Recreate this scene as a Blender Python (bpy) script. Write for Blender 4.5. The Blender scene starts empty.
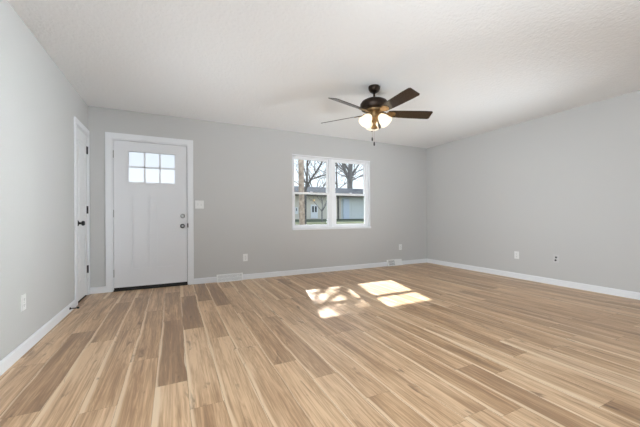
import bpy, bmesh, math, random
from mathutils import Vector, Matrix
R = math.radians
sc = bpy.context.scene
COL = sc.collection

# ------------------------------------------------------------------ camera
XL, XR, YB, H, YF = -.9887, 4.8863, 4.846, 2.44, -2.6
CAMZ, YAW, ROLL, FPX = .9826, .45224, -.005165, 303.0
cd = bpy.data.cameras.new('camera'); cam = bpy.data.objects.new('camera', cd); COL.objects.link(cam)
right = Vector((math.cos(YAW), -math.sin(YAW), 0)); fwd = Vector((math.sin(YAW), math.cos(YAW), 0)); up = Vector((0, 0, 1))
r2 = (right + ROLL*up).normalized(); u2 = (up - ROLL*right).normalized()
m = Matrix((r2, u2, -fwd)).transposed().to_4x4(); m.translation = (0, 0, CAMZ)
cam.matrix_world = m
cd.sensor_width = 36; cd.lens = FPX*36/640; cd.shift_x = -.0008; cd.shift_y = .00556
cd.clip_start = .05; cd.clip_end = 300
sc.camera = cam

# ------------------------------------------------------------------ sky, sun, added fill lamps, exposure
SKY_STRENGTH, SUN_STRENGTH = 1.5, 17.0
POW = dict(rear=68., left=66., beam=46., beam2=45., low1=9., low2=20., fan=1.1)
w = bpy.data.worlds.new('sky'); sc.world = w; w.use_nodes = True
nt = w.node_tree; bg = nt.nodes['Background']
tc = nt.nodes.new('ShaderNodeTexCoord'); sep = nt.nodes.new('ShaderNodeSeparateXYZ'); rp = nt.nodes.new('ShaderNodeValToRGB')
nt.links.new(tc.outputs['Generated'], sep.inputs[0]); nt.links.new(sep.outputs['Z'], rp.inputs[0])
rp.color_ramp.elements[0].color = (.86, .92, 1, 1); rp.color_ramp.elements[1].color = (.6, .78, 1, 1)
rp.color_ramp.elements[0].position = .1; rp.color_ramp.elements[1].position = .9
nt.links.new(rp.outputs[0], bg.inputs[0]); bg.inputs[1].default_value = SKY_STRENGTH

def aim(o, d): o.rotation_euler = Vector(d).to_track_quat('-Z', 'Y').to_euler()
sl = bpy.data.lights.new('sun', 'SUN'); so = bpy.data.objects.new('sun', sl); COL.objects.link(so)
sl.energy = SUN_STRENGTH; sl.angle = R(.8); sl.color = (1, .98, .965); so.location = (8, 20, 15); aim(so, (-.26, -1, -.746))

def area(name, loc, d, sx, sy, p, c, spread=180):
    l = bpy.data.lights.new(name, 'AREA'); l.shape = 'RECTANGLE'; l.size = sx; l.size_y = sy; l.energy = p; l.color = c; l.spread = R(spread)
    o = bpy.data.objects.new(name, l); COL.objects.link(o); o.location = loc; aim(o, d); return o
FILL_TINT = (.855, .937, 1)      # cool tint of the added fill lamps, set against walls without openings
area('rear_fill', (1.95, YF+.02, 1.2), (0, 1, .3), 5.0, 2.1, POW['rear'], FILL_TINT)  # added fill lamp behind the camera, the wall there is solid
area('left_side_fill', (XL+.03, .7, 1.15), (1, .55, .15), 2.4, 2.0, POW['left'], FILL_TINT)  # added fill lamp on the solid left wall, out of view
area('right_fill_beam', (XR-.03, -.4, 1.45), (-5.85, 3.2, -.05), 1.2, .9, POW['beam'], FILL_TINT, 43)  # added narrow lamp for the bright band on the left wall
area('left_fill_beam', (XL+.03, .2, 1.3), (5.85, 2.9, .0), 1.2, .9, POW['beam2'], FILL_TINT, 70)  # added lamp to brighten the right wall, no window behind it
area('left_low_fill', (XL+.03, 2.05, .55), (2.5, 2.2, 1.9), .8, .8, POW['low1'], FILL_TINT, 70)  # unseen lamp added low down to lift the far ceiling
area('right_low_fill', (XR-.03, 1.1, .55), (-2.4, 3.0, 1.9), .8, .8, POW['low2'], FILL_TINT, 75)  # its added counterpart on the right, also aimed up at the ceiling
sc.view_settings.view_transform = 'Standard'; sc.view_settings.look = 'None'
sc.view_settings.exposure = 0.0; sc.view_settings.gamma = 1; sc.view_settings.use_curve_mapping = False

# ------------------------------------------------------------------ helpers
def mat(name, col, rough=.5, metal=0, bump=None, var=None, spec=.5):
    """principled material; bump=(scale, strength, distance); var=(scale, amount) tints the colour with noise"""
    mt = bpy.data.materials.new(name); mt.use_nodes = True; n = mt.node_tree; b = n.nodes['Principled BSDF']
    b.inputs['Base Color'].default_value = (*col, 1); b.inputs['Roughness'].default_value = rough
    b.inputs['Metallic'].default_value = metal; b.inputs['Specular IOR Level'].default_value = spec
    t = n.nodes.new('ShaderNodeTexCoord')
    if var:
        ns = n.nodes.new('ShaderNodeTexNoise'); ns.inputs['Scale'].default_value = var[0]; ns.inputs['Detail'].default_value = 5
        cr = n.nodes.new('ShaderNodeValToRGB')
        cr.color_ramp.elements[0].color = tuple(max(0, c*(1-var[1])) for c in col)+(1,)
        cr.color_ramp.elements[1].color = tuple(min(1, c*(1+var[1])) for c in col)+(1,)
        cr.color_ramp.elements[0].position = .3; cr.color_ramp.elements[1].position = .7
        n.links.new(t.outputs['Object'], ns.inputs['Vector']); n.links.new(ns.outputs['Fac'], cr.inputs[0])
        n.links.new(cr.outputs[0], b.inputs['Base Color'])
    if bump:
        ns = n.nodes.new('ShaderNodeTexNoise'); ns.inputs['Scale'].default_value = bump[0]; ns.inputs['Detail'].default_value = 4
        bp = n.nodes.new('ShaderNodeBump'); bp.inputs['Strength'].default_value = bump[1]; bp.inputs['Distance'].default_value = bump[2]
        n.links.new(t.outputs['Object'], ns.inputs['Vector']); n.links.new(ns.outputs['Fac'], bp.inputs['Height'])
        n.links.new(bp.outputs[0], b.inputs['Normal'])
    return mt

class MB:
    """collects shapes into one mesh"""
    def __init__(s): s.bm = bmesh.new()
    def box(s, a, b, bev=0, M=None):
        a, b = Vector(a), Vector(b)
        t = bmesh.new(); bmesh.ops.create_cube(t, size=1)
        for v in t.verts:
            v.co = Vector(((a[i]+b[i])/2 + v.co[i]*abs(b[i]-a[i]) for i in range(3)))
        if bev: bmesh.ops.bevel(t, geom=t.edges[:], offset=bev, segments=2, affect='EDGES', clamp_overlap=True)
        if M: bmesh.ops.transform(t, matrix=M, verts=t.verts)
        s._join(t); return s
    def _join(s, t):
        me = bpy.data.meshes.new('tmp'); t.to_mesh(me); t.free(); s.bm.from_mesh(me); bpy.data.meshes.remove(me)
    def tube(s, pts, rad, n=10, cap=True):
        pts = [Vector(p) for p in pts]
        if not hasattr(rad, '__len__'): rad = [rad]*len(pts)
        rings = []; ref = None
        for i, p in enumerate(pts):
            d = (pts[min(i+1, len(pts)-1)] - pts[max(i-1, 0)]).normalized()
            if ref is None: ref = d.orthogonal().normalized()
            ref = (ref - d*ref.dot(d))
            ref = ref.normalized() if ref.length > 1e-5 else d.orthogonal().normalized()
            q = d.cross(ref)
            rings.append([s.bm.verts.new(p + rad[i]*(math.cos(a)*ref + math.sin(a)*q)) for a in [2*math.pi*k/n for k in range(n)]])
        for i in range(len(rings)-1):
            for k in range(n): s.bm.faces.new((rings[i][k], rings[i][(k+1) % n], rings[i+1][(k+1) % n], rings[i+1][k]))
        if cap: s.bm.faces.new(rings[0][::-1]); s.bm.faces.new(rings[-1])
        return s
    def lathe(s, prof, M=None, n=32):
        """prof = [(radius, z)...] turned about z"""
        t = bmesh.new(); rings = []
        for r, z in prof:
            if r < 1e-6: rings.append([t.verts.new((0, 0, z))])
            else: rings.append([t.verts.new((r*math.cos(2*math.pi*k/n), r*math.sin(2*math.pi*k/n), z)) for k in range(n)])
        for A, B in zip(rings, rings[1:]):
            for k in range(n):
                j = (k+1) % n
                if len(A) == 1 and len(B) == 1: continue
                if len(A) == 1: t.faces.new((A[0], B[j], B[k]))
                elif len(B) == 1: t.faces.new((A[k], A[j], B[0]))
                else: t.faces.new((A[k], A[j], B[j], B[k]))
        bmesh.ops.recalc_face_normals(t, faces=t.faces)
        if M: bmesh.ops.transform(t, matrix=M, verts=t.verts)
        s._join(t); return s
    def prism(s, poly, h0, h1, M=None, bev=0):
        """outline poly (x,y) extruded in z from h0 to h1"""
        t = bmesh.new(); A = [t.verts.new((x, y, h0)) for x, y in poly]; B = [t.verts.new((x, y, h1)) for x, y in poly]
        t.faces.new(A[::-1]); t.faces.new(B); k = len(poly)
        for i in range(k): t.faces.new((A[i], A[(i+1) % k], B[(i+1) % k], B[i]))
        bmesh.ops.recalc_face_normals(t, faces=t.faces)
        if bev: bmesh.ops.bevel(t, geom=t.edges[:], offset=bev, segments=2, affect='EDGES', clamp_overlap=True)
        if M: bmesh.ops.transform(t, matrix=M, verts=t.verts)
        s._join(t); return s
    def build(s, name, m, parent=None, smooth=False):
        me = bpy.data.meshes.new(name); s.bm.to_mesh(me); s.bm.free()
        o = bpy.data.objects.new(name, me); COL.objects.link(o)
        if m: me.materials.append(m)
        if smooth:
            for p in me.polygons: p.use_smooth = True
            me.set_sharp_from_angle(angle=R(35))
        if parent:
            o.parent = parent
            o.matrix_parent_inverse = Matrix.Translation(-Vector(parent.location)) if parent.type == 'EMPTY' and parent.get('world_built') else Matrix()
        return o

def tag(o, label, cat, group=None, kind=None):
    o['label'] = label; o['category'] = cat
    if group: o['group'] = group
    if kind: o['kind'] = kind
    return o
def empty(name, loc=(0, 0, 0), rz=0):
    o = bpy.data.objects.new(name, None); COL.objects.link(o); o.location = loc; o.rotation_euler = (0, 0, rz); o.empty_display_size = .1
    return o
def copy_tree(o, parent=None):
    c = o.copy(); COL.objects.link(c)
    if parent: c.parent = parent
    for ch in list(o.children): copy_tree(ch, c)
    return c

# ------------------------------------------------------------------ materials
M_WALL = mat('grey_wall_paint', (.545, .54, .53), .75, bump=(220, .12, .002), spec=.3)
M_CEIL = mat('textured_ceiling_paint', (.865, .875, .885), .9, bump=(40, .8, .008), spec=.2)
M_TRIM = mat('white_trim_paint', (.80, .81, .83), .4, spec=.4)
M_DOOR = mat('white_door_paint', (.76, .765, .785), .38, spec=.4)
M_LDOOR = mat('closet_door_paint', (.78, .785, .79), .4, bump=(300, .06, .001), spec=.4)
M_VINYL = mat('white_vinyl', (.90, .91, .93), .35)
M_PLATE = mat('white_plastic', (.80, .80, .79), .35)
M_GREYPLATE = mat('grey_painted_plate', (.57, .565, .56), .45)
M_SLOT = mat('dark_slot', (.02, .02, .02), .6)
M_BLACK = mat('matte_black_metal', (.012, .012, .013), .4, .6)
M_RUBBER = mat('black_rubber', (.012, .011, .01), .7)
M_NICKEL = mat('satin_nickel', (.36, .355, .34), .32, 1)
M_DARKNICKEL = mat('dark_nickel', (.1, .1, .1), .35, .8)
M_BRONZE = mat('oil_rubbed_bronze', (.03, .019, .013), .42, .7, var=(30, .3))
M_BRASS = mat('aged_brass', (.30, .20, .10), .35, .85, var=(40, .25))
M_THROAT = mat('grey_duct_throat', (.16, .16, .16), .6)
M_REG = mat('white_register_enamel', (.86, .86, .85), .4)

def blade_mat():
    mt = bpy.data.materials.new('dark_walnut_blade'); mt.use_nodes = True; n = mt.node_tree; b = n.nodes['Principled BSDF']
    t = n.nodes.new('ShaderNodeTexCoord'); mp = n.nodes.new('ShaderNodeMapping'); mp.inputs['Scale'].default_value = (4, 60, 60)
    ns = n.nodes.new('ShaderNodeTexNoise'); ns.inputs['Scale'].default_value = 1.5; ns.inputs['Detail'].default_value = 6
    cr = n.nodes.new('ShaderNodeValToRGB'); cr.color_ramp.elements[0].color = (.018, .011, .007, 1); cr.color_ramp.elements[1].color = (.045, .028, .018, 1)
    n.links.new(t.outputs['Object'], mp.inputs[0]); n.links.new(mp.outputs[0], ns.inputs['Vector']); n.links.new(ns.outputs['Fac'], cr.inputs[0])
    n.links.new(cr.outputs[0], b.inputs['Base Color']); b.inputs['Roughness'].default_value = .22; b.inputs['Specular IOR Level'].default_value = .8
    return mt
M_BLADE = blade_mat()

def glass_mat():
    mt = bpy.data.materials.new('clear_window_glass'); mt.use_nodes = True; n = mt.node_tree; n.nodes.clear()
    out = n.nodes.new('ShaderNodeOutputMaterial'); tr = n.nodes.new('ShaderNodeBsdfTransparent'); gl = n.nodes.new('ShaderNodeBsdfGlossy')
    tr.inputs[0].default_value = (.97, .985, .98, 1); gl.inputs['Roughness'].default_value = .02
    fr = n.nodes.new('ShaderNodeFresnel'); fr.inputs[0].default_value = 1.25; mx = n.nodes.new('ShaderNodeMixShader')
    n.links.new(fr.outputs[0], mx.inputs[0]); n.links.new(tr.outputs[0], mx.inputs[1]); n.links.new(gl.outputs[0], mx.inputs[2])
    n.links.new(mx.outputs[0], out.inputs[0]); return mt
M_GLASS = glass_mat()
def frosted_mat():
    mt = bpy.data.materials.new('frosted_door_glass'); mt.use_nodes = True; n = mt.node_tree; n.nodes.clear()
    out = n.nodes.new('ShaderNodeOutputMaterial'); tl = n.nodes.new('ShaderNodeBsdfTranslucent'); df = n.nodes.new('ShaderNodeBsdfRefraction')
    tl.inputs[0].default_value = (.5, .53, .56, 1); df.inputs[0].default_value = (.86, .87, .88, 1); df.inputs['Roughness'].default_value = .3; df.inputs['IOR'].default_value = 1.08
    mx = n.nodes.new('ShaderNodeMixShader'); mx.inputs[0].default_value = .95
    n.links.new(tl.outputs[0], mx.inputs[1]); n.links.new(df.outputs[0], mx.inputs[2]); n.links.new(mx.outputs[0], out.inputs[0]); return mt
M_FROST = frosted_mat()
def shade_mat():
    mt = bpy.data.materials.new('lit_frosted_shade'); mt.use_nodes = True; n = mt.node_tree; n.nodes.clear()
    out = n.nodes.new('ShaderNodeOutputMaterial'); tl = n.nodes.new('ShaderNodeBsdfTranslucent'); df = n.nodes.new('ShaderNodeBsdfDiffuse')
    em = n.nodes.new('ShaderNodeEmission'); em.inputs[0].default_value = (1, .9, .74, 1); em.inputs[1].default_value = .08
    tl.inputs[0].default_value = (.98, .96, .92, 1); df.inputs[0].default_value = (.9, .88, .84, 1)
    mx = n.nodes.new('ShaderNodeMixShader'); mx.inputs[0].default_value = .4; ad = n.nodes.new('ShaderNodeAddShader')
    n.links.new(tl.outputs[0], mx.inputs[1]); n.links.new(df.outputs[0], mx.inputs[2]); n.links.new(mx.outputs[0], ad.inputs[0]); n.links.new(em.outputs[0], ad.inputs[1])
    n.links.new(ad.outputs[0], out.inputs[0]); return mt
M_SHADE = shade_mat()
def emit_mat(name, c, s):
    mt = bpy.data.materials.new(name); mt.use_nodes = True; n = mt.node_tree; b = n.nodes['Principled BSDF']
    b.inputs['Base Color'].default_value = (*c, 1); b.inputs['Emission Color'].default_value = (*c, 1); b.inputs['Emission Strength'].default_value = s
    return mt
M_BULB = emit_mat('warm_bulb', (1, .87, .66), 2)
M_PORCH = emit_mat('porch_bulb', (1, .7, .3), .5)

def floor_mat():
    mt = bpy.data.materials.new('oak_plank_floor'); mt.use_nodes = True; n = mt.node_tree; b = n.nodes['Principled BSDF']; L = n.links.new
    at = n.nodes.new('ShaderNodeAttribute'); at.attribute_name = 'plank'; sp = n.nodes.new('ShaderNodeSeparateColor'); L(at.outputs['Color'], sp.inputs[0])
    uv = n.nodes.new('ShaderNodeUVMap'); uv.uv_map = 'grain'; su = n.nodes.new('ShaderNodeSeparateXYZ'); L(uv.outputs[0], su.inputs[0])
    def noise(scale, sx, sy, detail=5, dist=0, rough=.55):
        mp = n.nodes.new('ShaderNodeMapping'); mp.inputs['Scale'].default_value = (sx, sy, 1); L(uv.outputs[0], mp.inputs[0])
        ns = n.nodes.new('ShaderNodeTexNoise'); ns.inputs['Scale'].default_value = scale; ns.inputs['Detail'].default_value = detail
        ns.inputs['Distortion'].default_value = dist; ns.inputs['Roughness'].default_value = rough
        L(mp.outputs[0], ns.inputs['Vector']); return ns.outputs['Fac']
    def mth(op, a, c=None, d=None):
        x = n.nodes.new('ShaderNodeMath'); x.operation = op
        for i, v in enumerate((a, c, d)):
            if v is None: continue
            if isinstance(v, (int, float)): x.inputs[i].default_value = v
            else: L(v, x.inputs[i])
        return x.outputs[0]
    def rng(v, a, c, d=0., e=1.):
        x = n.nodes.new('ShaderNodeMapRange'); L(v, x.inputs[0])
        for i, k in enumerate((a, c, d, e)): x.inputs[i+1].default_value = k
        return x.outputs[0]
    def mix(f, c1, c2, mode='MIX'):
        x = n.nodes.new('ShaderNodeMix'); x.data_type = 'RGBA'; x.blend_type = mode
        if isinstance(f, (int, float)): x.inputs[0].default_value = f
        else: L(f, x.inputs[0])
        for i, c in ((6, c1), (7, c2)):
            if isinstance(c, tuple): x.inputs[i].default_value = (*c, 1)
            else: L(c, x.inputs[i])
        return x.outputs[2]
    broad = noise(1, 9, .9, 3, .6)           # broad heartwood bands
    fine = noise(1, 55, 1.7, 6, .5, .68)
    mid = noise(1, 24, 1.15, 3, 1.1)        # cathedral grain
    ring = mth('ABSOLUTE', mth('SUBTRACT', mth('FRACT', mth('MULTIPLY', mid, 7.0)), .5))     # fine grain streaks
    knotn = noise(1, 12, 3.2, 4, 1.0)        # dark knots
    tone = mth('ADD', sp.outputs[0], mth('MULTIPLY', mth('SUBTRACT', broad, .5), 1.4))
    tone = mth('ADD', tone, mth('MULTIPLY', mth('SUBTRACT', fine, .5), 1.7))
    tone = mth('ADD', tone, mth('MULTIPLY', mth('SUBTRACT', ring, .25), .5))
    cr = n.nodes.new('ShaderNodeValToRGB'); e = cr.color_ramp.elements
    e[0].position = 0; e[0].color = (0.290, 0.169, 0.090, 1); e[1].position = 1; e[1].color = (0.777, 0.550, 0.341, 1)
    k = e.new(.33); k.color = (0.412, 0.246, 0.131, 1); k = e.new(.66); k.color = (0.592, 0.381, 0.216, 1)
    L(tone, cr.inputs[0])
    c = cr.outputs[0]
    c = mix(mth('MULTIPLY', sp.outputs[1], .42), c, mix(1.0, c, (.98, 1.02, 1.12), 'MULTIPLY'))   # some planks greyer
    # pale sapwood strip along one plank edge
    wob = mth('ADD', su.outputs[0], mth('MULTIPLY', mth('SUBTRACT', noise(1, 3, 1.3, 2), .5), .05))
    loc = mth('FRACT', mth('DIVIDE', wob, .171), 0)
    lim = mth('MULTIPLY', sp.outputs[2], .27)
    strip = rng(mth('SUBTRACT', lim, loc), 0, .06)
    c = mix(mth('MULTIPLY', strip, .82), c, (.84, .66, .46))
    kn = rng(knotn, .63, .73)
    c = mix(mth('MULTIPLY', kn, .7), c, (.15, .075, .036))
    L(c, b.inputs['Base Color'])
    rg = rng(fine, .3, .7, .30, .42); L(rg, b.inputs['Roughness']); b.inputs['Specular IOR Level'].default_value = .5
    bp = n.nodes.new('ShaderNodeBump'); bp.inputs['Strength'].default_value = .12; bp.inputs['Distance'].default_value = .001
    L(fine, bp.inputs['Height']); L(bp.outputs[0], b.inputs['Normal'])
    return mt
M_FLOOR = floor_mat()

# ------------------------------------------------------------------ room shell
def structure(o, label, cat): return tag(o, label, cat, kind='structure')

# floor: planks of one floor mesh, laid in staggered columns running away from the camera
PW, PL, PX0 = .171, 1.225, -.27
JOINT = {-3: 2.02, -2: 2.94, -1: 4.35, 0: 1.2, 1: 2.0, 2: 1.69, 3: 2.6, 4: 3.54, 5: 1.95, 6: 1.68, 7: 1.37, 8: 3.46, 9: 2.25, 10: .95, 11: 1.37, 12: 2.45, 13: 2.0}
TONE = {(-3, 2.6): (.3, .2, .3), (-3, 1.5): (.5, .1, .6), (-2, 2.4): (.88, .1, .55), (-2, 3.5): (.42, .0, .5), (-1, 2.): (.52, .1, .6), (-1, 3.5): (.5, .1, .5), (0, 1.8): (.5, 0, .55), (0, 3.): (.42, .1, .5),
        (1, 2.5): (.2, .7, .45), (1, 1.5): (.85, .1, .8), (1, 3.8): (.4, .2, .3), (2, 3.5): (.18, .3, .3), (2, 2.3): (.74, .3, .5), (2, 1.2): (.42, .3, .4), (3, 4.3): (.2, .1, .5), (3, 3.): (.72, .2, .5), (3, 2.0): (.78, .2, .5),
        (4, 4.): (.2, .3, .5), (4, 3.): (.72, .5, .4), (5, 2.5): (.6, .6, .4), (6, 2.3): (.5, .9, .4), (6, 1.3): (.72, .6, .4), (7, 2.0): (.68, .6, .4), (7, .9): (.45, .2, .5), (11, .9): (.36, .5, .6), (11, 2.0): (.7, .4, .4), (8, .6): (.75, .2, .2), (8, 2.): (.6, .5, .4)}
rnd = random.Random(7)
bm = bmesh.new(); uvl = bm.loops.layers.uv.new('grain'); cl = bm.loops.layers.float_color.new('plank')
k0 = math.floor((XL-PX0)/PW); k1 = math.ceil((XR-PX0)/PW)
for k in range(k0, k1):
    xa, xb = max(XL-.005, PX0+k*PW), min(XR+.005, PX0+(k+1)*PW)
    j0 = JOINT.get(k, rnd.uniform(0, PL)); j0 = (j0-YF) % PL + YF - PL
    y = j0
    while y < YB:
        ya, yb = max(y, YF), min(y+PL, YB+.01); y += PL
        if yb-ya < .004: continue
        col = (min(1, max(0, rnd.gauss(.62, .09))), rnd.random()**1.5, rnd.choice((0, .2, .4, .6, .9)))
        for (kk, yy), c in TONE.items():
            if kk == k and ya <= yy < yb: col = c
        ou, ov = rnd.randrange(200)*PW*7, rnd.uniform(0, 90)
        g = .0004
        vs = [bm.verts.new(p) for p in ((xa+g, ya+g, 0), (xb-g, ya+g, 0), (xb-g, yb-g, 0), (xa+g, yb-g, 0))]
        f = bm.faces.new(vs)
        base = PX0+k*PW
        for lp in f.loops:
            lp[uvl].uv = (lp.vert.co.x-base+ou, lp.vert.co.y+ov); lp[cl] = (*col, 1)
me = bpy.data.meshes.new('floor'); bm.to_mesh(me); bm.free(); me.materials.append(M_FLOOR)
fl = bpy.data.objects.new('floor', me); COL.objects.link(fl)
structure(fl, 'light oak plank floor running the length of the empty room', 'floor')
M_SUB = mat('dark_underlay', (.10, .065, .04), .9)
MB().box((XL-.12, YF-.12, -.15), (XR+.12, YB+.16, -.0025)).build('subfloor', M_SUB, fl)

structure(MB().box((XL-.12, YF-.12, H), (XR+.12, YB+.16, H+.15)).build('ceiling', M_CEIL), 'white textured ceiling over the whole room', 'ceiling')

def wall_with_holes(name, a0, a1, z1, holes, place, label):
    """rectangles around holes (a0,a1,z0,z1) -> boxes given by place(aa,ab,za,zb)"""
    mb = MB(); xs = sorted({a0, a1, *[h[0] for h in holes], *[h[1] for h in holes]}); zs = sorted({0, z1, *[h[2] for h in holes], *[h[3] for h in holes]})
    for xa, xb in zip(xs, xs[1:]):
        for za, zb in zip(zs, zs[1:]):
            cx, cz = (xa+xb)/2, (za+zb)/2
            if any(h[0] < cx < h[1] and h[2] < cz < h[3] for h in holes): continue
            p, q = place(xa, xb, za, zb); mb.box(p, q)
    bmesh.ops.remove_doubles(mb.bm, verts=mb.bm.verts, dist=1e-5)
    return structure(mb.build(name, M_WALL), label, 'wall')
DX0, DX1, DZ = -.742, .205, 2.055          # front door opening
WX0, WX1, WZ0, WZ1 = 1.82, 3.42, .765, 2.052   # window opening
CY0, CY1, CZ = 4.277, 4.792, 2.053         # closet door opening
WT = .16
wall_with_holes('wall_back', XL-.12, XR+.12, H, [(DX0, DX1, 0, DZ), (WX0, WX1, WZ0, WZ1)], lambda a, b, c, d: ((a, YB, c), (b, YB+WT, d)), 'grey far wall holding the front door and the double window')
wall_with_holes('wall_left', YF, YB, H, [(CY0, CY1, 0, CZ)], lambda a, b, c, d: ((XL-.12, a, c), (XL, b, d)), 'grey left wall with the narrow closet door at its far end')
structure(MB().box((XR, YF, 0), (XR+.12, YB, H)).build('wall_right', M_WALL), 'plain grey right wall with low outlets', 'wall')
structure(MB().box((XL-.12, YF-.12, 0), (XR+.12, YF, H)).build('wall_front', M_WALL), 'grey wall behind the viewer', 'wall')

# baseboards with a small top bevel
BH, BT = .083, .014
def base_x(mb, x0, x1): mb.prism([(0, 0), (BT, 0), (BT, BH-.012), (BT*.45, BH), (0, BH)], x0, x1, Matrix(((0, 0, 1, 0), (-1, 0, 0, YB), (0, 1, 0, 0), (0, 0, 0, 1))))
def base_y(mb, y0, y1, x, s): mb.prism([(0, 0), (BT, 0), (BT, BH-.012), (BT*.45, BH), (0, BH)], y0, y1, Matrix(((s, 0, 0, x), (0, 0, 1, 0), (0, 1, 0, 0), (0, 0, 0, 1))))
mb = MB(); base_x(mb, XL, -.806); base_x(mb, .27, .586); base_x(mb, .982, 3.806); base_x(mb, 4.18, XR)
structure(mb.build('baseboard_back', M_TRIM), 'white baseboard along the far wall between door and corner', 'baseboard')
mb = MB(); base_y(mb, YF, 4.207, XL, 1)
structure(mb.build('baseboard_left', M_TRIM), 'white baseboard along the left wall up to the closet casing', 'baseboard')
mb = MB(); base_y(mb, YF, YB-BT, XR, -1)
structure(mb.build('baseboard_right', M_TRIM), 'white baseboard along the right wall', 'baseboard')

# ------------------------------------------------------------------ front door (door_1)
d1 = empty('door_1', ((DX0+DX1)/2, YB, 0)); d1['world_built'] = 1
structure(d1, 'white front door with six small panes and two tall panels', 'door')
CW = .064
mb = MB()
mb.box((DX0-CW, YB-.016, 0), (DX0+.006, YB, DZ+CW+.004), .004).box((DX1-.006, YB-.016, 0), (DX1+CW, YB, DZ+CW+.004), .004).box((DX0+.004, YB-.0155, DZ-.006), (DX1-.004, YB, DZ+CW+.004), .004)
mb.build('casing', M_TRIM, d1)
mb = MB().box((DX0, YB, 0), (DX0+.02, YB+WT, DZ)).box((DX1-.02, YB, 0), (DX1, YB+WT, DZ)).box((DX0+.02, YB, DZ-.02), (DX1-.02, YB+WT, DZ))
mb.box((DX0+.02, YB+.07, 0), (DX0+.034, YB+.10, DZ-.02)).box((DX1-.034, YB+.07, 0), (DX1-.02, YB+.10, DZ-.02))
mb.build('jamb', M_TRIM, d1)
MB().box((DX0+.02, YB-.012, 0), (DX1-.02, YB+WT, .016), .003).build('threshold_gap_strip', M_RUBBER, d1)
SX0, SX1, SZ0, SZ1, SY = DX0+.023, DX1-.024, .044, DZ-.024, YB+.018
GX0, GX1, GZ0, GZ1 = -.545, .022, 1.478, 1.895
mb = MB()
mb.box((SX0, SY, SZ0), (GX0, SY+.044, SZ1)).box((GX1, SY, SZ0), (SX1, SY+.044, SZ1)).box((GX0, SY, SZ0), (GX1, SY+.044, GZ0)).box((GX0, SY, GZ1), (GX1, SY+.044, SZ1))
bmesh.ops.remove_doubles(mb.bm, verts=mb.bm.verts, dist=1e-5)
slab = mb.build('slab', M_DOOR, d1)
MB().box((SX0, SY+.004, .017), (SX1, SY+.04, SZ0)).build('door_sweep', M_RUBBER, d1)
MB().box((SX1+.0005, SY+.012, .02), (DX1-.0205, SY+.035, SZ1)).build('weatherstrip', M_SLOT, d1)
mb = MB()                                        # moulding round the lites and the muntin bars
for a, b in (((GX0-.028, GZ0-.028), (GX1+.028, GZ0)), ((GX0-.028, GZ1), (GX1+.028, GZ1+.028)), ((GX0-.028, GZ0), (GX0, GZ1)), ((GX1, GZ0), (GX1+.028, GZ1))):
    mb.box((a[0], SY-.008, a[1]), (b[0], SY, b[1]), .003)
mb.build('lite_frame', M_DOOR, d1)
mb = MB()
for i in (1, 2): xx = GX0+(GX1-GX0)*i/3; mb.box((xx-.011, SY-.004, GZ0), (xx+.011, SY+.012, GZ1), .003)
zz = (GZ0+GZ1)/2; mb.box((GX0, SY-.004, zz-.011), (GX1, SY+.012, zz+.011), .003)
mb.build('muntin', M_DOOR, d1)
MB().box((GX0, SY+.016, GZ0), (GX1, SY+.021, GZ1)).build('glass', M_FROST, d1)
for x0, x1 in ((-.523, -.287), (-.221, .015)):
    mb = MB(); z0, z1 = .272, 1.30
    for a, b in (((x0, z0), (x1, z0+.02)), ((x0, z1-.02), (x1, z1)), ((x0, z0+.02), (x0+.02, z1-.02)), ((x1-.02, z0+.02), (x1, z1-.02))):
        mb.box((a[0], SY-.010, a[1]), (b[0], SY+.001, b[1]), .003)
    mb.box((x0+.045, SY-.007, z0+.045), (x1-.045, SY+.001, z1-.045), .003)
    mb.build('panel', M_DOOR, d1)
ROT_Y = Matrix.Rotation(R(90), 4, 'X')          # local z -> -y (into the room)
def at(x, y, z, rot): return Matrix.Translation((x, y, z)) @ rot
MB().lathe([(0, .0), (.032, 0), (.032, .008), (.027, .014), (.022, .02), (.02, .024), (0, .025)], at(.124, SY, 1.008, ROT_Y)).box((.119, SY-.038, .998), (.129, SY-.022, 1.018), .003).build('deadbolt', M_NICKEL, d1, True)
kb = MB().lathe([(0, 0), (.033, 0), (.033, .006), (.026, .012), (.012, .018), (.012, .032), (.022, .036), (.028, .046), (.028, .056), (.022, .064), (0, .066)], at(.121, SY, .863, ROT_Y)).build('knob', M_DARKNICKEL, d1, True)
kb['label'] = 'dark nickel door knob'
MB().lathe([(0, .0), (.013, 0), (.014, .001), (.006, .003), (0, .003)], at(.121, SY-.0655, .863, ROT_Y)).build('knob_face', M_NICKEL, kb, True)
MB().box((DX1-.021, YB-.004, .84), (DX1-.004, YB+.006, .90)).build('strike_plate', M_DARKNICKEL, d1)
for z in (1.842, 1.044, .24):
    mb = MB().tube([(DX0+.0215, YB-.007+.02, z-.05), (DX0+.0215, YB-.007+.02, z+.05)], .006, 10)
    mb.box((DX0+.004, YB+.002, z-.05), (DX0+.0207, YB+.019, z+.05)); mb.build('hinge', M_NICKEL, d1)

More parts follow.
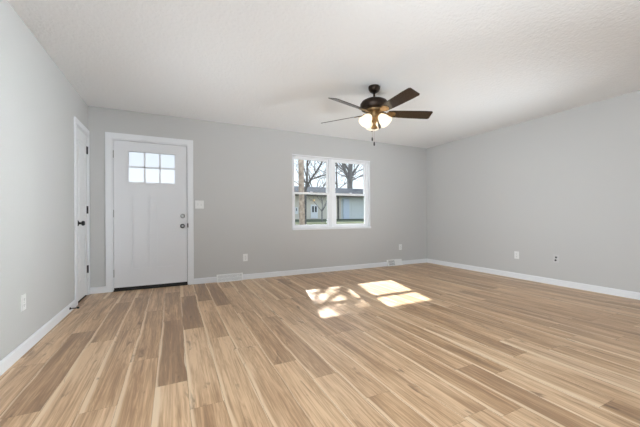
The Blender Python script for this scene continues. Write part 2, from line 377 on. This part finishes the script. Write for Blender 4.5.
# ------------------------------------------------------------------ closet door (door_2) in the left wall
d2 = empty('door_2', (XL, (CY0+CY1)/2, 0)); d2['world_built'] = 1
structure(d2, 'narrow white closet door with black knob and black hinges', 'door')
LW = .064
mb = MB().box((XL, CY0-LW, 0), (XL+.016, CY0+.006, CZ+LW), .004).box((XL, CY1-.006, 0), (XL+.016, YB, CZ+LW), .004).box((XL, CY0+.004, CZ-.006), (XL+.0155, CY1-.004, CZ+LW), .004)
mb.build('casing', M_TRIM, d2)
mb = MB().box((XL-.12, CY0, 0), (XL, CY0+.012, CZ)).box((XL-.12, CY1-.012, 0), (XL, CY1, CZ)).box((XL-.12, CY0+.012, CZ-.012), (XL, CY1-.012, CZ))
mb.build('jamb', M_TRIM, d2)
MB().box((XL-.125, CY0-.02, -.002), (XL-.118, CY1+.02, CZ+.02)).build('closet_shade_backing', M_SLOT, d2)  # black sheet closing the opening, stands for the unlit closet
y0, y1, LX = CY0+.015, CY1-.015, XL-.002
MB().box((LX-.035, y0, .024), (LX, y1, CZ-.015), .002).build('slab', M_LDOOR, d2)
MB().box((LX-.05, y0, .0), (LX-.01, y1, .006)).build('threshold_gap_strip', M_SLOT, d2)  # dark strip standing for the shade in the gap under the slab
for z0, z1 in ((.22, .80), (.98, 1.90)):
    mb = MB(); a, b = y0+.085, y1-.085
    for p, q in (((a, z0), (b, z0+.016)), ((a, z1-.016), (b, z1)), ((a, z0+.016), (a+.016, z1-.016)), ((b-.016, z0+.016), (b, z1-.016))):
        mb.box((LX-.002, p[0], p[1]), (LX+.009, q[0], q[1]), .003)
    mb.box((LX-.002, a+.045, z0+.045), (LX+.004, b-.045, z1-.045), .004)
    mb.build('panel', M_LDOOR, d2)
ROT_X = Matrix.Rotation(R(90), 4, 'Y')          # local z -> +x
MB().lathe([(0, 0), (.033, 0), (.033, .006), (.026, .012), (.013, .018), (.012, .034), (.02, .038), (.028, .046), (.0285, .058), (.022, .067), (0, .07)], at(LX, 4.35, .925, ROT_X)).build('knob', M_BLACK, d2, True)['label'] = 'black door knob'
for z in (1.848, 1.09, .335):
    mb = MB().tube([(XL+.006, CY1-.014, z-.048), (XL+.006, CY1-.014, z+.048)], .0075, 10)
    mb.box((XL-.001, CY1-.04, z-.048), (XL+.004, CY1-.012, z+.048)); h = mb.build('hinge', M_BLACK, d2); h['label'] = 'black hinge'

# ------------------------------------------------------------------ double window (window_1)
w1 = empty('window_1', ((WX0+WX1)/2, YB, WZ0)); w1['world_built'] = 1
structure(w1, 'white double window with two sliding sashes on each side', 'window')
ZS = .80
MB().box((WX0-.006, YB-.028, WZ0-.002), (WX1+.006, YB+.07, ZS), .005).build('sill', M_TRIM, w1)
mb = MB().box((WX0, YB-.004, ZS), (WX0+.012, YB+.07, WZ1)).box((WX1-.012, YB-.004, ZS), (WX1, YB+.07, WZ1)).box((WX0-.002, YB-.012, WZ1-.013), (WX1+.002, YB+.07, WZ1+.006), .003)
mb.build('jamb_liner', M_TRIM, w1)
FY0, FY1 = YB+.055, YB+WT-.01
MB().box((2.592, YB+.04, ZS), (2.648, FY1, WZ1-.013), .003).build('mullion', M_VINYL, w1)
ZM = 1.405
for a, b in ((WX0+.012, 2.592), (2.648, WX1-.012)):
    mb = MB().box((a, FY0, ZS), (a+.028, FY1, WZ1-.013)).box((b-.028, FY0, ZS), (b, FY1, WZ1-.013)).box((a+.028, FY0, WZ1-.023), (b-.028, FY1, WZ1-.013)).box((a+.028, FY0, ZS-.01), (b-.028, FY1, ZS+.018))
    mb.build('window_frame', M_VINYL, w1)
    ia, ib = a+.028, b-.028
    for nm, z0, z1, yy in (('lower_sash', ZS+.018, ZM+.018, FY0+.008), ('upper_sash', ZM-.018, WZ1-.023, FY0+.042)):
        s = .036; rl = .032
        mb = MB().box((ia, yy, z0), (ia+s, yy+.03, z1), .002).box((ib-s, yy, z0), (ib, yy+.03, z1), .002).box((ia+s, yy, z0), (ib-s, yy+.03, z0+rl), .002).box((ia+s, yy, z1-rl), (ib-s, yy+.03, z1), .002)
        so_ = mb.build(nm, M_VINYL, w1)
        MB().box((ia+s, yy+.013, z0+rl), (ib-s, yy+.017, z1-rl)).build('glass', M_GLASS, so_)
    MB().box(((ia+ib)/2-.022, FY0+.002, ZM+.018), ((ia+ib)/2+.022, FY0+.03, ZM+.03), .003).build('sash_lock', M_VINYL, w1)

# ------------------------------------------------------------------ ceiling fan
FX, FYY = 2.031, 2.787
fan = empty('ceiling_fan', (FX, FYY, H))
tag(fan, 'dark bronze five-blade ceiling fan with lit white glass shades', 'ceiling fan')
MB().lathe([(0, 0), (.064, 0), (.066, -.008), (.063, -.03), (.05, -.055), (.032, -.068), (0, -.07)]).build('canopy', M_BRONZE, fan, True)
MB().lathe([(0, -.066), (.018, -.068), (.02, -.075), (.0125, -.082), (.0125, -.12), (.026, -.126), (.03, -.137), (0, -.138)]).build('downrod', M_BRONZE, fan, True)
MB().lathe([(0, -.134), (.05, -.138), (.10, -.15), (.138, -.17), (.156, -.196), (.158, -.215), (.154, -.238), (.143, -.256), (.10, -.263), (0, -.265)], n=48).build('motor_housing', M_BRONZE, fan, True)
MB().lathe([(0, -0.263), (.10, -0.264), (.098, -0.282), (.07, -0.288), (0, -0.289)], n=40).build('flywheel', M_BRASS, fan, True)
MB().lathe([(0, -.286), (.052, -.288), (.056, -.305), (.052, -.33), (.058, -.338), (.058, -.355), (.046, -.37), (.03, -.39), (.017, -.41), (.016, -.428), (.036, -.458), (.037, -.466), (.02, -.474), (0, -.476)], n=32).build('light_fitter', M_BRASS, fan, True)
ZB = -.300
CAMAZ = math.pi/2 - YAW                      # azimuth of the view direction
half = [(.155, .05), (.22, .056), (.40, .064), (.56, .069), (.645, .068), (.662, .056)]
blade_poly = half + [(x, -y) for x, y in half[::-1]]
for i in range(5):
    ang = CAMAZ - math.pi/2 + R(6+72*i)
    Mx = Matrix.Rotation(ang, 4, 'Z') @ Matrix.Translation((0, 0, ZB)) @ Matrix.Rotation(R(-19), 4, 'X')
    bl = MB().prism(blade_poly, -.003, .003, None, .0012).build('blade', M_BLADE, fan); bl.matrix_local = Mx
    br = MB()
    br.prism([(.085, .02), (.125, .014), (.16, .04), (.215, .042), (.245, .016), (.245, -.016), (.215, -.042), (.16, -.04), (.125, -.014), (.085, -.02)], -.0075, -.0035, None, .001)
    br.box((.07, -.016, -.006), (.13, .016, .012), .003)
    for px, py in ((.18, .022), (.18, -.022), (.225, 0)): br.lathe([(0, -.011), (.005, -.0105), (.006, -.0075), (0, -.0075)], Matrix.Translation((px, py, 0)), 10)
    br.build('blade_arm', M_BRASS, bl)
shade_prof = [(.024, 0), (.031, -.006), (.041, -.022), (.054, -.05), (.061, -.078), (.066, -.102), (.075, -.122), (.072, -.122), (.063, -.102), (.058, -.078), (.051, -.05), (.038, -.022), (.027, -.008), (.02, -.004)]
for dg in (-150, -30, 90):
    ang = CAMAZ - math.pi/2 + R(dg)
    Ms = Matrix.Rotation(ang, 4, 'Z') @ Matrix.Translation((.058, 0, -.325)) @ Matrix.Rotation(R(-40), 4, 'Y')
    arm = MB().tube([(.03, 0, -.31), (.05, 0, -.307), (.062, 0, -.324)], .011, 10); ao = arm.build('light_arm', M_BRASS, fan, True); ao.rotation_euler = (0, 0, ang)
    MB().lathe([(0, .012), (.022, .01), (.031, 0), (.031, -.012), (.026, -.014), (0, -.014)], Ms).build('shade_holder', M_BRASS, fan, True)
    sh = MB().lathe(shade_prof, Ms @ Matrix.Translation((0, 0, -.008)), 32).build('lamp_shade', M_SHADE, fan, True)
    MB().lathe([(0, -.02), (.012, -.022), (.014, -.04), (.024, -.062), (.026, -.075), (.018, -.09), (0, -.096)], Ms, 16).build('bulb', M_BULB, sh, True)
    pl = bpy.data.lights.new('fan_bulb_light', 'POINT'); pl.energy = POW['fan']; pl.color = (1, .80, .52); pl.shadow_soft_size = .03
    po = bpy.data.objects.new('fan_bulb_light', pl); COL.objects.link(po); po.location = Matrix.Translation((FX, FYY, H)) @ (Ms @ Vector((0, 0, -.085)))
for dx, dy, ln in ((-.03, -.035, .215), (-.012, -.052, .27)):
    px = right*dx + fwd*dy
    mb = MB().tube([(px.x, px.y, -.35), (px.x, px.y, -.395-ln+.03)], .0011, 6)
    ch = mb.build('pull_chain', M_BRASS, fan)
    MB().lathe([(0, -.36-ln), (.006, -.362-ln), (.0085, -.375-ln), (.008, -.395-ln), (.004, -.405-ln), (0, -.405-ln)], Matrix.Translation((px.x, px.y, 0)), 12).build('pull_fob', M_SLOT, ch, True)

# ------------------------------------------------------------------ wall plates
def outlet(loc, rz, label):
    o = empty('wall_outlet', loc, rz); tag(o, label, 'outlet', 'white duplex wall outlets')
    MB().box((-.036, -.006, -.058), (.036, 0, .058), .002).build('plate', M_PLATE, o)
    for z in (-.021, .021):
        rc = MB().box((-.017, -.008, z-.0145), (.017, -.005, z+.0145), .002).build('receptacle', M_PLATE, o)
        MB().box((-.008, -.0085, z-.002), (-.0055, -.0078, z+.007)).box((.0055, -.0085, z-.002), (.008, -.0078, z+.007)).box((-.002, -.0085, z-.010), (.002, -.0078, z-.006)).build('slot', M_SLOT, rc)
    MB().lathe([(0, .0075), (.003, .007), (.0035, .006), (0, .006)], ROT_Y, 10).build('screw', M_NICKEL, o)
    return o
outlet((1.025, YB, .347), 0, 'white outlet on far wall between front door and window')
outlet((4.158, YB, .363), 0, 'white outlet low on far wall near the right corner')
outlet((XR, 2.957, .365), -math.pi/2, 'white outlet low on the right wall, beside the grey plate')
outlet((XL, 2.937, .371), math.pi/2, 'white outlet on the left wall above the baseboard')
cp = empty('cable_plate', (XR, 2.41, .374), -math.pi/2); tag(cp, 'grey wall plate with dark jacks low on the right wall', 'wall plate')
MB().box((-.036, -.005, -.058), (.036, 0, .058), .002).build('plate', M_GREYPLATE, cp)
for dx, dz in ((.002, .02), (-.004, -.022)):
    MB().lathe([(0, .014), (.006, .014), (.007, .008), (.013, .007), (.013, .004), (0, .004)], Matrix.Translation((dx, 0, dz)) @ ROT_Y, 14).build('cable_jack', M_SLOT, cp, True)
ls = empty('light_switch', (.352, YB, 1.178)); tag(ls, 'white two-switch plate on the far wall right of the front door', 'light switch')
MB().box((-.06, -.006, -.06), (.06, 0, .06), .002).build('plate', M_PLATE, ls)
for dx, s in ((-.023, 1), (.023, -1)):
    MB().box((-.006, -.0075, -.013), (.006, -.005, .013), .001, Matrix.Translation((dx, 0, 0))).build('switch_collar', M_GREYPLATE, ls)
    MB().box((-.004, -.018, -.006), (.004, -.005, .006), .001, Matrix.Translation((dx, 0, 0)) @ Matrix.Rotation(R(22*s), 4, 'X')).build('toggle', M_PLATE, ls)

# ------------------------------------------------------------------ baseboard registers
def register(x0, x1, h, label, damper):
    o = empty('floor_register', ((x0+x1)/2, YB, 0)); tag(o, label, 'air vent', 'baseboard registers on the far wall')
    hw = (x1-x0)/2; d = .05
    prof = [(0, 0), (d, 0), (d, .012), (.012, h), (0, h)]
    P = Matrix(((0, 0, 1, 0), (-1, 0, 0, 0), (0, 1, 0, 0), (0, 0, 0, 1)))
    mb = MB(); mb.prism(prof, -hw, -hw+.012, P); mb.prism(prof, hw-.012, hw, P)
    mb.box((-hw, -.016, h-.014), (hw, 0, h), .003); mb.box((-hw, -d, 0), (hw, -d+.02, .016), .003)
    mb.build('frame', M_REG, o)
    MB().prism([(0, .004), (d-.012, .012), (.003, h-.012), (0, h-.012)], -hw+.012, hw-.012, P).build('throat', M_THROAT, o)
    # sloping face of fine bars
    a = Vector((0, -d+.004, .014)); b = Vector((0, -.014, h-.010))
    mb = MB(); nb = 26
    for i in range(nb+1):
        xx = -hw+.014+(2*hw-.028)*i/nb
        
        mb.tube([a+Vector((xx, 0, 0)), b+Vector((xx, 0, 0))], .003 if damper and .06 < i/nb < .48 else .0056, 6)
    for t in (.5,): p = a.lerp(b, t); mb.tube([p+Vector((-hw+.012, 0, 0)), p+Vector((hw-.012, 0, 0))], .004, 6)
    mb.build('grille', M_REG, o)
    MB().box((hw*.55, -.040, h*.55), (hw*.55+.012, -.022, h*.55+.02), .002).build('damper_lever', M_REG, o)
register(.588, .980, .112, 'white baseboard register just right of the front door', False)
register(3.808, 4.178, .122, 'white baseboard register near the right corner with open dark louvers', True)

# ------------------------------------------------------------------ door stop
ds = empty('door_stop', (XL+BT, 3.985, .042), 0); tag(ds, 'black rigid door stop on the left baseboard before the closet door', 'door stop')
MB().lathe([(0, 0), (.014, 0), (.014, .004), (.007, .008), (.0055, .012), (.0055, .062), (0, .063)], ROT_X, 16).build('rod', M_BLACK, ds, True)
MB().lathe([(0, .060), (.008, .060), (.0095, .064), (.0095, .076), (.006, .079), (0, .079)], ROT_X, 16).build('rubber_tip', M_RUBBER, ds, True)

# ------------------------------------------------------------------ outside
M_LAWN = mat('pale_winter_lawn', (.125, .135, .095), .95, var=(.6, .35), bump=(30, .5, .03), spec=0)
M_SIDING = mat('tan_lap_siding', (.68, .64, .56), .8)
M_SIDE2 = mat('pale_grey_siding', (.70, .74, .73), .8)
M_ROOF = mat('grey_shingles', (.10, .105, .115), .9, var=(12, .4), spec=0)
M_EXTTRIM = mat('exterior_white_trim', (.8, .82, .84), .6)
M_BROWNTRUNK = mat('brown_bark', (.42, .33, .27), .95, bump=(25, .8, .03), var=(9, .4))
M_DARKBARK = mat('dark_bark', (.13, .12, .115), .95, bump=(20, .8, .03), var=(5, .4))
M_GREYBARK = mat('grey_bark', (.20, .19, .19), .95, bump=(10, .8, .05), var=(3, .35))
M_PANE = mat('dark_window_pane', (.05, .055, .065), .15)
M_BRICKEXT = mat('own_house_brick', (.45, .42, .38), .9)

# lawn rises gently away from the house
mb = MB(); prof = [(5.05, -.35), (9, -.28), (14, .0), (20, .55), (24, .78), (32, .84), (70, 1.0)]
t = mb.bm; rows = [[t.verts.new((x, y, z)) for x in (-40, 0, 4, 8, 14, 20, 90)] for y, z in prof]
for A, B in zip(rows, rows[1:]):
    for i in range(len(A)-1): t.faces.new((A[i], A[i+1], B[i+1], B[i]))
structure(mb.build('lawn', M_LAWN), 'pale winter lawn rising beyond the window', 'lawn')
def ground_z(y):
    for (a, za), (b, zb) in zip(prof, prof[1:]):
        if a <= y <= b: return za+(zb-za)*(y-a)/(b-a)
    return -.35
structure(MB().box((XL-.8, YB+WT+.001, 2.33), (XR+.8, YB+.93, 2.50)).build('trim_1', M_EXTTRIM), 'roof soffit projecting outside above the window', 'trim')

# house across the street
HY = 25.0; nh = empty('neighbour_house', (13, HY, .5)); nh['world_built'] = 1
tag(nh, 'low tan house with grey roof seen through the window', 'house')
def hx(u): return u*HY
mb = MB(); z0, z1 = .45, 3.05
mb.box((6.0, HY, z0), (14.3, HY+6, z1))
for i in range(13): z = z0+i*.2; mb.prism([(0, 0), (.025, 0), (.006, .2), (0, .2)], 6.0, 14.3, Matrix(((0, 0, 1, 0), (-1, 0, 0, HY), (0, 1, 0, z), (0, 0, 0, 1))))
mb.build('siding', M_SIDING, nh)
mb = MB().box((14.3, HY+.2, z0), (20.5, HY+6, z1))
for i in range(13): z = z0+i*.2; mb.prism([(0, 0), (.03, 0), (.006, .2), (0, .2)], 15.6, 20.5, Matrix(((0, 0, 1, 0), (-1, 0, 0, HY+.2), (0, 1, 0, z), (0, 0, 0, 1))))
mb.build('pale_siding', M_SIDE2, nh)
M_ = Matrix(((0, 0, 1, 0), (1, 0, 0, 0), (0, 1, 0, 0), (0, 0, 0, 1)))
MB().prism([(HY-.6, 3.03), (HY-.6, 3.2), (HY+3, 4.05), (HY+6.6, 3.2), (HY+6.6, 3.03)], 5.5, 21.0, M_).build('roof', M_ROOF, nh)
MB().box((5.5, HY-.64, 2.84), (21.0, HY-.6, 3.17)).build('fascia', mat('brown_fascia', (.09, .075, .06), .8), nh)
def house_window(x0, x1, za, zb, n):
    f = MB().box((x0, HY-.07, za), (x1, HY+.02, zb), .01).build('window', M_EXTTRIM, nh)
    wd = (x1-x0)
    for i in range(n):
        cx = x0+wd*(i+.75)/(n+.5); MB().box((cx-wd*.13, HY-.085, za+(zb-za)*.45), (cx+wd*.13, HY-.06, zb-(zb-za)*.12)).build('pane', M_PANE, f)
house_window(hx(.446), hx(.474), .86, 2.12, 2)
house_window(hx(.385), hx(.396), 1.25, 1.85, 1)
lp = MB().box((hx(.4555), HY-.16, 2.42), (hx(.4605), HY, 2.56), .02).build('porch_lamp', M_PORCH, nh)
MB().box((hx(.421), HY-.12, .5), (hx(.426), HY-.02, 3.0), .01).build('downspout', M_EXTTRIM, nh)
MB().box((hx(.585), HY+.08, .55), (hx(.612), HY+.22, 2.75), .01).build('garage_door', mat('pale_blue_panel', (.62, .70, .80), .6), nh)
MB().box((hx(.548), HY-.5, .5), (hx(.553), HY-.38, 3.03)).build('post', M_DARKBARK, nh)

# trees: trunk + crown of bare branches, each its own thing
def grow(mb, p, d, length, rad, depth, rng, spread=.55, upb=.15):
    n = 4; pts = [p]; q = Vector(p); dd = Vector(d).normalized()
    for i in range(n):
        dd = (dd + Vector((rng.gauss(0, .13), rng.gauss(0, .13), rng.gauss(0, .10)+.04*upb))).normalized()
        q = q + dd*length/n; pts.append(q.copy())
    end = rad*.55
    mb.tube(pts, [rad+(end-rad)*i/n for i in range(n+1)], 6 if depth > 1 else 4, cap=False)
    if depth <= 0: return
    for k in range(rng.choice((2, 3, 3))):
        i = rng.randint(2, n); a = rng.uniform(0, 2*math.pi); o = dd.orthogonal().normalized(); o = Matrix.Rotation(a, 3, dd) @ o
        nd = (dd*.8 + o*rng.uniform(.5, 1.1)*spread*1.5 + Vector((0, 0, upb))).normalized()
        f = 1-.45*i/n
        grow(mb, pts[i], nd, length*rng.uniform(.55, .8), rad*f*.62, depth-1, rng, spread, upb)
def tree(name, base, path, limbs, m, label, seed, group='bare trees outside the window'):
    """path = [(x,y,z,r)...] trunk; limbs = [(start, dir, length, radius, depth)...]"""
    o = empty(name, base); o['world_built'] = 1; tag(o, label, 'tree', group); rng = random.Random(seed)
    MB().tube([q[:3] for q in path], [q[3] for q in path], 12).build('trunk', m, o, True)
    mb = MB()
    for s, d, ln, r, dp in limbs:
        if isinstance(d[0], (tuple, list)):       # an explicit limb polyline, then twigs off its points
            pts = [Vector(s)]+[Vector(x) for x in d]
            mb.tube(pts, [r*(1-.6*i/(len(pts)-1)) for i in range(len(pts))], 8, cap=False)
            for i in range(1, len(pts)):
                for _ in range(2):
                    dd = (pts[i]-pts[i-1]).normalized(); off = Vector((rng.gauss(0, .7), rng.gauss(0, .5), rng.gauss(.15, .5)))
                    grow(mb, pts[i].lerp(pts[i-1], rng.random()*.6), dd*.7+off, ln, r*.4, dp, rng)
        else: grow(mb, Vector(s), d, ln, r, dp, rng)
    mb.build('crown', m, o, True)
    return o
def P(u, v, y):
    """a point in the world at distance y whose x/y is u and whose height/y above the eye is v"""
    return (u*y, y, CAMZ+v*y)
# slim brown-barked tree close to the window
y = 9.2; gz = ground_z(y)
tree('slim_tree', (3.77, y, gz), [(3.81, y, gz-.2, .12), (3.80, y, .6, .095), (3.775, y, 2.2, .092), (3.765, y, 4.0, .085), (3.74, y+.05, 5.6, .06), (3.72, y, 7.2, .03)],
     [((3.75, y, 3.3), [(3.45, y, 3.9), (3.15, y+.1, 4.35), (2.85, y, 4.9)], .55, .07, 2), ((3.75, y, 3.7), [(3.5, y, 4.3), (3.38, y-.1, 4.9), (3.3, y, 5.6)], .6, .08, 2),
      ((3.75, y, 4.1), [(3.4, y+.2, 4.5), (3.05, y+.1, 4.75), (2.75, y+.2, 5.2)], .55, .07, 2), ((3.74, y, 4.6), [(3.5, y-.2, 4.95), (3.2, y-.1, 5.15), (2.9, y-.2, 5.4)], .5, .07, 3),
      ((3.74, y, 5.3), (.3, .6, 1), .9, .022, 2), ((3.76, y, 2.0), (-.9, .1, .55), .5, .016, 2)], M_BROWNTRUNK, 'slim tree with reddish brown trunk nearest the window', 3)
# dark forked tree in front of the house
y = 16.0; gz = ground_z(y)
tree('forked_tree', (6.85, y, gz), [(*P(.424, -.06, y), .085), (*P(.425, .02, y), .075), (*P(.426, .10, y), .075)],
     [(P(.426, .09, y), [P(.432, .13, y), P(.434, .19, y), P(.441, .26, y), P(.445, .34, y)], 1.1, .075, 3),
      (P(.426, .10, y), [P(.447, .135, y), P(.470, .165, y), P(.492, .20, y), P(.503, .25, y)], 1.1, .07, 3),
      (P(.447, .135, y), [P(.475, .145, y), P(.503, .155, y), P(.53, .18, y)], 1.0, .04, 3),
      (P(.432, .14, y), [P(.420, .18, y), P(.412, .24, y), P(.405, .3, y)], .8, .04, 2),
      (P(.436, .21, y), [P(.46, .215, y), P(.49, .19, y)], .8, .03, 2)], M_DARKBARK, 'dark forked tree with wide bare branches before the tan house', 11)
# big grey tree behind the house
y = 36.0; gz = ground_z(y)
tree('large_grey_tree', (22.0, y, gz), [(*P(.611, -.03, y), .50), (*P(.612, .10, y), .40), (*P(.612, .15, y), .36)],
     [(P(.612, .14, y), [P(.600, .155, y), P(.585, .19, y), P(.572, .225, y), P(.555, .26, y)], 3.0, .22, 3),
      (P(.612, .14, y), [P(.614, .18, y), P(.618, .23, y), P(.62, .29, y)], 3.0, .42, 3),
      (P(.612, .15, y), [P(.628, .17, y), P(.65, .20, y), P(.67, .225, y)], 3.0, .17, 3),
      (P(.612, .135, y), [P(.635, .147, y), P(.66, .16, y), P(.685, .165, y)], 2.6, .10, 3),
      (P(.605, .15, y), [P(.58, .215, y), P(.565, .25, y)], 2.6, .13, 4), (P(.612, .15, y), (.8, 0, .5), 3, .08, 4), (P(.612, .15, y), (-.9, 0, .5), 3, .08, 4)], M_GREYBARK, 'large grey tree with thick forked limbs behind the house', 21)
y = 21.0; gz = ground_z(y)
tree('bare_shrub', (.492*y, y, gz), [(*P(.492, -.03, y), .05), (*P(.492, .03, y), .045)],
     [(P(.492, .02, y), (dx, 0, 1), 1.1, .03, 3) for dx in (-.7, -.3, .1, .5, .8)], M_GREYBARK, 'twiggy grey shrub in front of the tan house wall', 44)
y = 52.0; gz = ground_z(y)
tree('distant_tree', (.47*y, y, gz), [(*P(.47, -.03, y), .3), (*P(.47, .07, y), .25)],
     [(P(.47, .06, y), (dx, 0, 1), 4.0, .14, 4) for dx in (-.9, -.4, .1, .6, 1.0)], M_GREYBARK, 'distant grey tree whose twigs fill the sky behind the forked tree', 57)
# thin trees at the window's middle
y = 33.0; gz = ground_z(y)
tree('thin_tree', (.556*y, y, gz), [(*P(.556, -.02, y), .2), (*P(.556, .10, y), .13), (*P(.553, .17, y), .06)],
     [(P(.556, .10, y), (.9, 0, .9), 2.5, .07, 3), (P(.556, .12, y), (-.9, 0, .8), 2.5, .07, 3), (P(.555, .15, y), (.2, 0, 1), 2.5, .06, 3)], M_DARKBARK, 'thin dark tree behind the house left of the large grey tree', 31)
